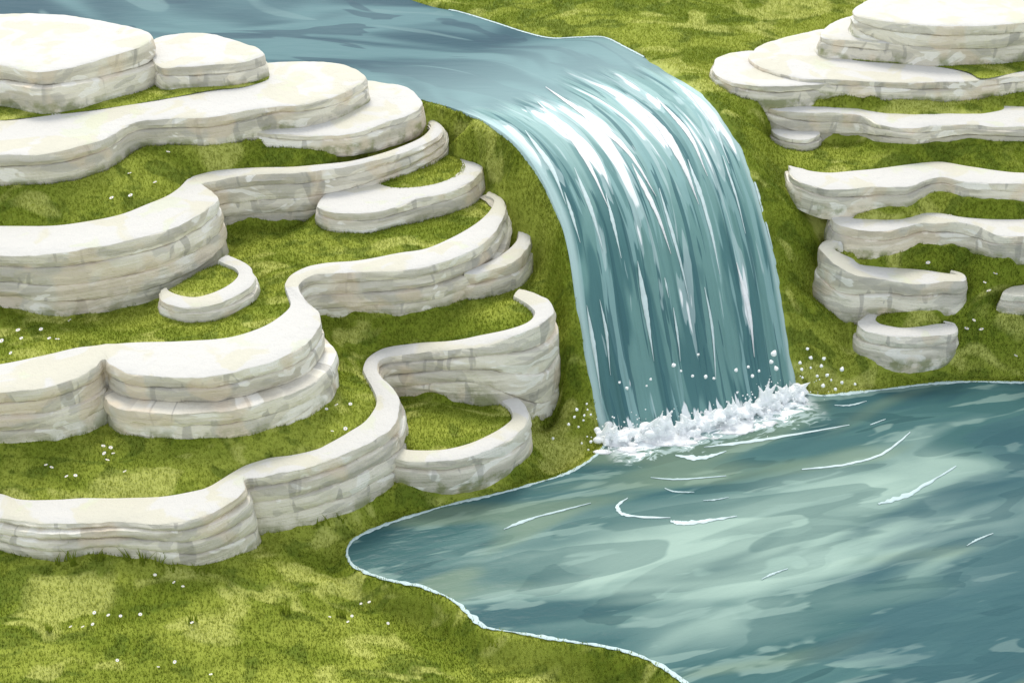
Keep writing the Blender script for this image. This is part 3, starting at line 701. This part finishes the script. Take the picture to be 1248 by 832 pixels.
for b, pts, zz in BEDS:
    flat = b.parent in (r4, r6)
    x0, y0 = pts.min(0); x1, y1 = pts.max(0); n = int((x1-x0)*(y1-y0)*7000)
    qx, qy = rng.uniform(x0, x1, n), rng.uniform(y0, y1, n); ok = in_poly(qx, qy, pts); qx, qy = qx[ok], qy[ok]
    v, tone = blades(np.array([(a, c, zz(a, c)) for a, c in zip(qx, qy)]), .013 if flat else .026, .0045)
    g2 = blade_mesh('turf_blades', v, tone); g2['kind'] = 'stuff'
    g2.parent = b

# ------------------------------------------------------------------ foam
def ribbon(pts, widths, mat, name, parent=None, thick=.006, lift=.004, normal=(0, 0, 1), n=40, rag=.8):
    """a thin lens-shaped streak along pts (3-D), half width widths"""
    P = np.array([tuple(p) for p in pts]); C = even(P, n) if len(P) > 2 else np.linspace(P[0], P[-1], n)
    W = np.interp(np.linspace(0, 1, n), np.linspace(0, 1, len(widths)), widths)
    T = np.gradient(C, axis=0); T /= np.maximum(np.linalg.norm(T, axis=1), 1e-6)[:, None]
    Nn = normal if isinstance(normal, np.ndarray) else np.tile(np.array(normal, float), (n, 1))
    Bn = np.cross(Nn, T); Bn /= np.maximum(np.linalg.norm(Bn, axis=1), 1e-6)[:, None]
    V = []; sd = rng.uniform(0, 50)
    for k in range(n):
        w = W[k]; wl = w*(1+rag*noise.noise(Vector((k*.45, sd, 0)))); wr = w*(1+rag*noise.noise(Vector((k*.45, sd, 9))))
        c = C[k]+Nn[k]*lift
        V += [c-Bn[k]*wl, c-Bn[k]*wl*.5+Nn[k]*thick, c+Bn[k]*wr*.5+Nn[k]*thick, c+Bn[k]*wr]
    F = [(4*k+a, 4*k+4+a, 4*k+5+a, 4*k+1+a) for k in range(n-1) for a in range(3)]
    return mesh_obj(name, V, F, mat, parent)
STREAKS = [
 ([(858,545),(935,535),(1035,518)], [.002,.022,.012,.004], 0, 'long white foam streak sweeping out from the splash towards the far shore'),
 ([(823,555),(853,558),(885,550)], [.006,.03,.02,.003], 0, 'stubby white foam streak just under the middle of the splash'),
 ([(793,582),(827,584),(885,580)], [.003,.012,.004], 1, 'thin faint straight foam streak below the stubby one'),
 ([(810,595),(822,599),(846,600)], [.003,.010,.003], 1, 'faint short foam streak beside the hooked one'),
 ([(765,607),(753,616),(757,625),(773,629),(817,631)], [.004,.014,.02,.018,.003], 0, 'hook-shaped white foam streak curling on the pool'),
 ([(817,635),(840,637),(898,629)], [.01,.03,.022,.003], 0, 'broad white foam dash right below the hooked streak'),
 ([(857,610),(872,609),(888,606)], [.002,.008,.002], 1, 'tiny faint foam dash above the broad dash'),
 ([(977,572),(1030,566),(1075,553),(1109,527)], [.006,.014,.013,.012,.005], 0, 'long curved white foam line bending up towards the far shore'),
 ([(1060,518),(1068,515),(1079,511)], [.003,.009,.003], 1, 'very short foam tick near the far shore'),
 ([(1070,614),(1108,602),(1165,568)], [.008,.03,.018,.004], 1, 'tapering pale foam stroke on the right part of the pool'),
 ([(614,645),(650,631),(720,613)], [.004,.018,.012,.003], 1, 'pale foam stroke in the dark left cove'),
 ([(928,706),(942,699),(960,693)], [.003,.012,.003], 1, 'small pale foam dash in the pale middle of the pool'),
 ([(1178,665),(1192,657),(1210,650)], [.003,.010,.004], 1, 'broken pale foam dash on the deep lower right water'),
 ([(1017,494),(1035,494),(1056,489)], [.004,.012,.003], 1, 'pale foam dash hugging the far shore next to the splash'),
 ([(748,531),(757,530),(768,528)], [.004,.012,.004], 0, 'little white foam dash off the left foot of the falls'),
 ([(880,511),(893,509),(906,510)], [.012,.03,.01], 0, 'oval white foam patch just clear of the splash'),
 ([(822,513),(838,511),(855,508)], [.006,.03,.012], 0, 'ragged white foam patch close under the splash'),
]
for pts, wd, soft, lab in STREAKS:
    tag(ribbon([at_z(u, v, 0) for u, v in pts], [q*.85 for q in wd], M_SOFT if soft else M_SOFT2, 'foam_streak', None, .004, .003), lab, 'foam streak', 'foam streaks drifting on the pool')
def shore_strip(P, name, w=.03):
    n = len(P); pts = np.concatenate([P, np.zeros((n, 1))], 1)
    return ribbon(pts, [w*max(.08, 1+1.3*noise.noise(Vector((k*.12, 2, w)))) for k in range(n)], M_SOFT, name, None, .004, .002, n=min(900, n*2))
tag(shore_strip(sl[2:], 'shore_foam', .013), kind='stuff', label='thin pale foam line along the near grassy shore', cat='foam')
tag(shore_strip(sr, 'shore_foam', .015), kind='stuff', label='thin pale foam line along the far shore', cat='foam')
rb = np.array([p for p in b2[:60]]); tag(ribbon(rb, [.012]*12, M_SOFT, 'shore_foam', None, .004, .003, n=300), kind='stuff', label='fine pale line of foam along the upper river bank', cat='foam')

def on_fall(u, v):
    d = Vector(ray(u, v)).normalized(); hit, nrm, _, _ = fall_bvh.ray_cast(Vector((0, 0, CAM_H)), d)
    return (hit, nrm if nrm.dot(d) < 0 else -nrm) if hit else (None, None)
STRANDS = [
 ([(777,318),(786,370),(797,440)], .030), ([(731,365),(739,405),(744,457)], .016), ([(810,338),(815,363)], .010), ([(820,375),(825,405),(829,440)], .014),
 ([(858,350),(867,395),(872,462)], .020), ([(897,320),(912,375),(919,435)], .034), ([(715,372),(725,430),(733,486)], .022), ([(955,412),(959,436)], .014),
 ([(738,236),(748,275),(757,315)], .020), ([(803,230),(825,305),(840,365)], .024), ([(851,232),(866,280),(877,335)], .020), ([(688,235),(697,262),(707,296)], .018),
 ([(640,160),(672,205),(690,250)], .030), ([(655,125),(695,165),(722,210),(742,255)], .040), ([(665,107),(720,145),(765,185),(800,240)], .050),
 ([(770,122),(805,155),(832,200),(852,250)], .050), ([(800,120),(840,165),(862,215)], .034), ([(835,108),(868,150),(888,200)], .026),
 ([(700,205),(720,255),(735,305)], .024), ([(770,200),(800,260),(818,310)], .034), ([(905,180),(925,240),(940,300)], .022), ([(880,190),(897,240),(908,285)], .016), ([(838,195),(858,250),(868,290)], .026)]
for pts, w in STRANDS:
    dense_px = catmull([(a*.01, b*.01, 0) for a, b in pts], 12)[:, :2]*100
    hs = [on_fall(u, v) for u, v in dense_px]; hs = [q for q in hs if q[0] is not None]
    if len(hs) < 4: continue
    n = 40; C = even(np.array([tuple(q[0]) for q in hs]), n)
    Nn = np.array([tuple(q[1]) for q in hs]); t = np.linspace(0, len(Nn)-1, n).astype(int); Nn = Nn[t]
    for _ in range(6): Nn[1:-1] = (Nn[:-2]+Nn[1:-1]+Nn[2:])/3
    Nn /= np.linalg.norm(Nn, axis=1)[:, None]
    o = ribbon(C, [.001, w*.5, w*.8, w*.55, w*.25, .001], M_FOAM if w > .03 else M_SOFT2, 'foam_strand', falls, .006, .004, Nn, n, .25); o.location = -Vector(falls.location)

# the splash: many lumps of froth grown into one crest
foot = [A[-1]*(1-q)+B[-1]*q+np.array((0, -.13*math.sin(q*math.pi)-.03, 0)) for q in np.linspace(-.01, 1.01, 40)]
base = even(np.array([(p[0], p[1], 0.) for p in foot]), 120)
bm = bmesh.new()
def lump(c, r, sx=1, sy=1, sz=1):
    g = bmesh.ops.create_icosphere(bm, subdivisions=2, radius=r)
    for vv in g['verts']:
        vv.co = Vector((vv.co.x*sx, vv.co.y*sy, vv.co.z*sz))+Vector(c)
for k in range(120):
    crest = max(0., .5+1.1*noise.noise(Vector((k*.13, 3, 0))))
    p = base[k]
    for m in range(4):
        r = random.uniform(.010, .034)*(.7+crest*.6)
        lump((p[0]+random.gauss(0, .03), p[1]-.02+random.gauss(0, .05), random.uniform(0, .13)*crest), r, random.uniform(.8, 1.6), 1, random.uniform(.6, 1.3))
    if random.random() < .5:            # tongues thrown up, thinning towards the tip
        hgt = random.uniform(.06, .26)*(crest+.25); dx = random.gauss(0, .07); dy = -random.uniform(.0, .10)
        for q in range(10):
            f = q/9; lump((p[0]+dx*f*f, p[1]-.02+dy*f, hgt*f+.02), .030*(1-f)**1.2+.006, 1.1, .9, 1.6)
    if random.random() < .55:           # froth drifting off
        lump((p[0]+random.gauss(0, .07), p[1]-random.uniform(.05, .24), .0), random.uniform(.012, .045), random.uniform(1.5, 3), 1.0, .3)
me = bpy.data.meshes.new('splash'); bm.to_mesh(me); bm.free(); me.materials.append(M_FOAM)
sp = bpy.data.objects.new('splash', me); COL.objects.link(sp)
rm = sp.modifiers.new('merge', 'REMESH'); rm.mode = 'VOXEL'; rm.voxel_size = .008; rm.use_smooth_shade = True
sm = sp.modifiers.new('soft', 'SMOOTH'); sm.factor = .5; sm.iterations = 4
tag(sp, 'churning white splash crest along the foot of the waterfall', 'splash')

# drops of spray
def drop_mesh():
    bm = bmesh.new(); bmesh.ops.create_icosphere(bm, subdivisions=2, radius=1)
    for vv in bm.verts:
        if vv.co.z > 0: vv.co.x *= 1-.45*vv.co.z; vv.co.y *= 1-.45*vv.co.z; vv.co.z *= 1.35
    me = bpy.data.meshes.new('spray_drop'); bm.to_mesh(me); bm.free()
    me.polygons.foreach_set('use_smooth', [True]*len(me.polygons)); me.materials.append(M_FOAM); return me
DM = drop_mesh()
def drop(u, v, r, y, lab, grp):
    o = bpy.data.objects.new('spray_drop', DM); COL.objects.link(o); o.location = at_y(u, v, y); s = r*y/FOC*random.uniform(.5, .85)
    o.scale = (s*random.uniform(.9, 1.3), s, s*random.uniform(.8, 1.1)); o.rotation_euler = (random.uniform(-.6, .6), random.uniform(-1, 1), random.uniform(0, 6))
    tag(o, lab, 'drop', grp)
for u, v, r in [(984,425,3),(988,436,3.5),(975,442,3.5),(1004,437,3),(977,450,3),(988,448,3),(1001,446,3.5),(996,458,4),(1008,457,4),(1026,450,4),(1026,466,3.5),(1042,468,2.5),(978,460,3.5),(1013,463,3),(1018,474,3.5),(1003,470,4)]:
    drop(u, v, r, 9.9, 'white drop of spray flung over the grass at the far foot of the falls', 'spray drops over the far bank')
for u, v, r in [(715,492,2.5),(703,499,3.2),(716,499,2.2),(700,508,3),(712,506,2.5),(720,505,2.2),(693,517,3.5),(705,520,3),(711,512,2.6),(674,534,3.4),(720,538,3.2),(709,540,2.6),(717,548,2)]:
    drop(u, v, r, 9.15, 'white drop of spray flung over the grass at the near foot of the falls', 'spray drops over the near bank')
for u, v, r in [(821,445,5),(755,466,3),(764,473,3),(793,462,3.5),(844,458,4),(851,432,3),(860,459,3.5),(870,461,3),(897,451,4),(912,447,4),(917,458,4.5),(943,431,5),(940,441,5.5),(946,449,4),(925,452,3),(830,452,2.6),(788,470,3)]:
    drop(u, v, r, 9.28 if u < 880 else 9.5, 'white drop of spray hanging in front of the falling water', 'spray drops before the water')

bm = bmesh.new()
for k in range(420):
    q = base[random.randrange(120)]; a = random.gauss(0, 1); hgt = abs(random.gauss(0, .11))+.02
    lump((q[0]+random.gauss(0, .10), q[1]-.05-abs(random.gauss(0, .10)), hgt), random.uniform(.003, .008))
me = bpy.data.meshes.new('spray'); bm.to_mesh(me); bm.free(); me.materials.append(M_FOAM)
fs = bpy.data.objects.new('spray', me); COL.objects.link(fs); tag(fs, 'fine white specks of spray hanging over the splash', 'spray', kind='stuff')

# ------------------------------------------------------------------ daisies
def daisy_meshes():
    bm = bmesh.new(); n = 11
    for k in range(n):
        a = k*2*math.pi/n; ca, sa = math.cos(a), math.sin(a)
        def P(r, w, z): return bm.verts.new((ca*r-sa*w, sa*r+ca*w, z))
        ring = [P(.25, -.10, .0), P(.62, -.24, .10), P(.98, -.13, .06), P(1.03, 0, .04), P(.98, .13, .06), P(.62, .24, .10), P(.25, .10, .0)]
        bm.faces.new(ring)
    pm = bpy.data.meshes.new('petals'); bm.to_mesh(pm); bm.free(); pm.materials.append(M_PETAL)
    bm = bmesh.new(); bmesh.ops.create_uvsphere(bm, u_segments=12, v_segments=6, radius=.27)
    for v in bm.verts: v.co.z = v.co.z*.6+.08
    ym = bpy.data.meshes.new('floret'); bm.to_mesh(ym); bm.free(); ym.materials.append(M_YOLK)
    bm = bmesh.new(); bmesh.ops.create_cone(bm, segments=6, radius1=.07, radius2=.05, depth=2.2)
    for v in bm.verts: v.co.z -= 1.1
    sm = bpy.data.meshes.new('stem'); bm.to_mesh(sm); bm.free(); sm.materials.append(M_BLADE)
    return pm, ym, sm
PM, YM, SM = daisy_meshes()
def ground_hit(u, v):
    d = ray(u, v); t = np.linspace(5, 18, 2600); x, y, z = d[0]*t, d[1]*t, CAM_H+d[2]*t
    k = np.argmax(z < ground_z(x, y)+.04); return Vector((x[k], y[k], z[k]))
DA = {
 'white daisy in the loose group of four on the upper left bench': ([(158,211),(189,222),(136,241),(159,238),(205,185)], 'daisies of the upper bench'),
 'white daisy beside the stacked beds on the left edge of the middle bench': ([(22,402),(50,401),(60,412),(70,413),(26,412),(2,415),(13,430),(85,390)], 'daisies of the middle bench'),
 'white daisy in the ring of five tiny ones on the lower bench': ([(126,543),(135,545),(127,552),(138,552),(131,560)], 'ring of daisies on the lower bench'),
 'white daisy in the scattered pairs on the lower left bench': ([(56,566),(63,569),(81,580),(92,579),(152,574)], 'paired daisies of the lower bench'),
 'white daisy in the narrow grass bend beside the lowest serpentine ledge': ([(398,498),(410,493),(427,492),(405,525),(421,522)], 'daisies of the grass bend'),
 'white daisy in the cluster on the near lawn below the grass tufts': ([(115,746),(132,749),(147,750),(86,763),(101,763),(113,760),(171,748)], 'daisies of the near lawn cluster'),
 'white daisy standing loose on the near lawn under the front ledge': ([(189,700),(212,709),(223,714),(234,758)], 'daisies under the front ledge'),
 'white daisy near the bottom edge of the near lawn': ([(213,806),(193,812),(143,804),(257,821)], 'daisies at the bottom edge'),
 'white daisy by the dark tuft near the tip of the pool': ([(402,751),(440,735),(450,733),(424,757),(429,750),(473,759)], 'daisies by the pool tip'),
 'white daisy on the lawn right of the blunt-ended ledge': ([(1213,333),(1200,344),(1205,354),(1131,320),(1178,400),(1187,390),(1196,401),(1238,433),(1158,262)], 'daisies of the right lawn'),
}
for lab, (pts, grp) in DA.items():
    for u, v in pts:
        p = ground_hit(u, v); s = random.uniform(2.9, 4.0)*p.length/FOC*.82
        e = empty('daisy', p-Vector((0, 0, 0))); e.scale = (s, s, s); e.rotation_euler = (random.uniform(.1, .5), random.uniform(-.3, .3), random.uniform(0, 6))
        tag(e, lab, 'daisy', grp)
        for nm, m in (('petals', PM), ('floret', YM), ('stem', SM)):
            c = bpy.data.objects.new(nm, m); COL.objects.link(c); c.parent = e

# ------------------------------------------------------------------ taller tufts
def tuft(u, v, hpx, n, label, spread=.05):
    p = ground_hit(u, v); Hh = hpx*p.length/FOC*1.5
    V, F, T = [], [], []
    for k in range(n):
        a = random.uniform(0, 6.28); r = random.uniform(0, spread); bx, by = math.cos(a)*r, math.sin(a)*r*.6
        hh = Hh*random.uniform(.5, 1.); lx = random.gauss(0, .25)*hh; ly = random.gauss(0, .15)*hh; w = random.uniform(.006, .011)
        t = random.uniform(0, .8); b0 = len(V)
        for q in range(4):
            f = q/3; ww = w*(1-f*.95)
            x, y, z = bx+lx*f*f, by+ly*f*f, hh*f-.03
            V += [(x-ww, y, z), (x+ww, y, z)]; T += [(t, 0, 0)]*2
        F += [(b0+2*q, b0+2*q+1, b0+2*q+3, b0+2*q+2) for q in range(3)]
    o = mesh_obj('grass_tuft', V, F, M_BLADE, None, True, {'tone': T}); o.location = p+Vector((0, 0, -.03)); tag(o, label, 'grass tuft')
for u, v, hp, n, lab in [
 (70,682,20,6,'thin pale grass tuft, first from the left edge along the front wall'), (86,682,28,10,'tall dark grass tuft second along the front wall'),
 (118,676,16,16,'low bushy grass tuft on the mound at the front wall'), (158,678,20,10,'dark grass tuft at the middle of the front wall'),
 (172,680,26,12,'bushy spiky grass tuft at the middle of the front wall'), (196,683,26,8,'forked grass tuft with two leaning blades by the front wall'),
 (212,688,18,9,'small grass tuft beside the forked one'), (241,692,16,7,'short two-bladed grass tuft near the corner of the front wall'),
 (252,691,15,7,'short grass tuft nearest the corner of the front wall'), (393,635,18,6,'little grass tuft at the recess of the front wall'),
 (413,628,20,6,'little grass tuft where the wall turns up towards the pocket lawn'), (415,746,22,14,'dark spiky grass tuft among daisies by the pool tip'),
 (232,752,18,12,'rounded dark grass tuft on the near lawn'), (345,742,22,14,'dark leaning grass tuft in the middle of the near lawn'), (600,778,14,14,'dark grass tuft by the near shore of the pool'), (60,764,20,12,'dark grass tuft at the left of the near lawn')]:
    tuft(u, v, hp, n, lab)

# ------------------------------------------------------------------ light
SUN_EL, SUN_AZ = math.radians(56), math.radians(-12)      # azimuth from +y (behind the scene), negative to the left
W = bpy.data.worlds.new('World'); S.world = W; W.use_nodes = True
nt = W.node_tree; bg = nt.nodes['Background']; sky = nt.nodes.new('ShaderNodeTexSky'); sky.sky_type = 'NISHITA'; sky.sun_disc = False
sky.sun_elevation = SUN_EL; sky.sun_rotation = SUN_AZ; sky.air_density = 1.0; sky.dust_density = 1.0; sky.ozone_density = .6
hs_ = nt.nodes.new('ShaderNodeHueSaturation'); hs_.inputs['Saturation'].default_value = .28      # thin bright cloud
nt.links.new(sky.outputs[0], hs_.inputs['Color']); nt.links.new(hs_.outputs[0], bg.inputs[0]); bg.inputs[1].default_value = .15
sl_ = bpy.data.lights.new('sun', 'SUN'); sl_.energy = 1.0; sl_.angle = math.radians(16); sl_.color = (1, .94, .82)
so = bpy.data.objects.new('sun', sl_); COL.objects.link(so); so.location = (0, 0, 20)
d = Vector((math.sin(SUN_AZ)*math.cos(SUN_EL), math.cos(SUN_AZ)*math.cos(SUN_EL), math.sin(SUN_EL)))
so.rotation_euler = d.to_track_quat('Z', 'Y').to_euler()
S.view_settings.view_transform = 'Standard'; S.view_settings.look = 'None'; S.view_settings.exposure = .99; S.view_settings.gamma = 1
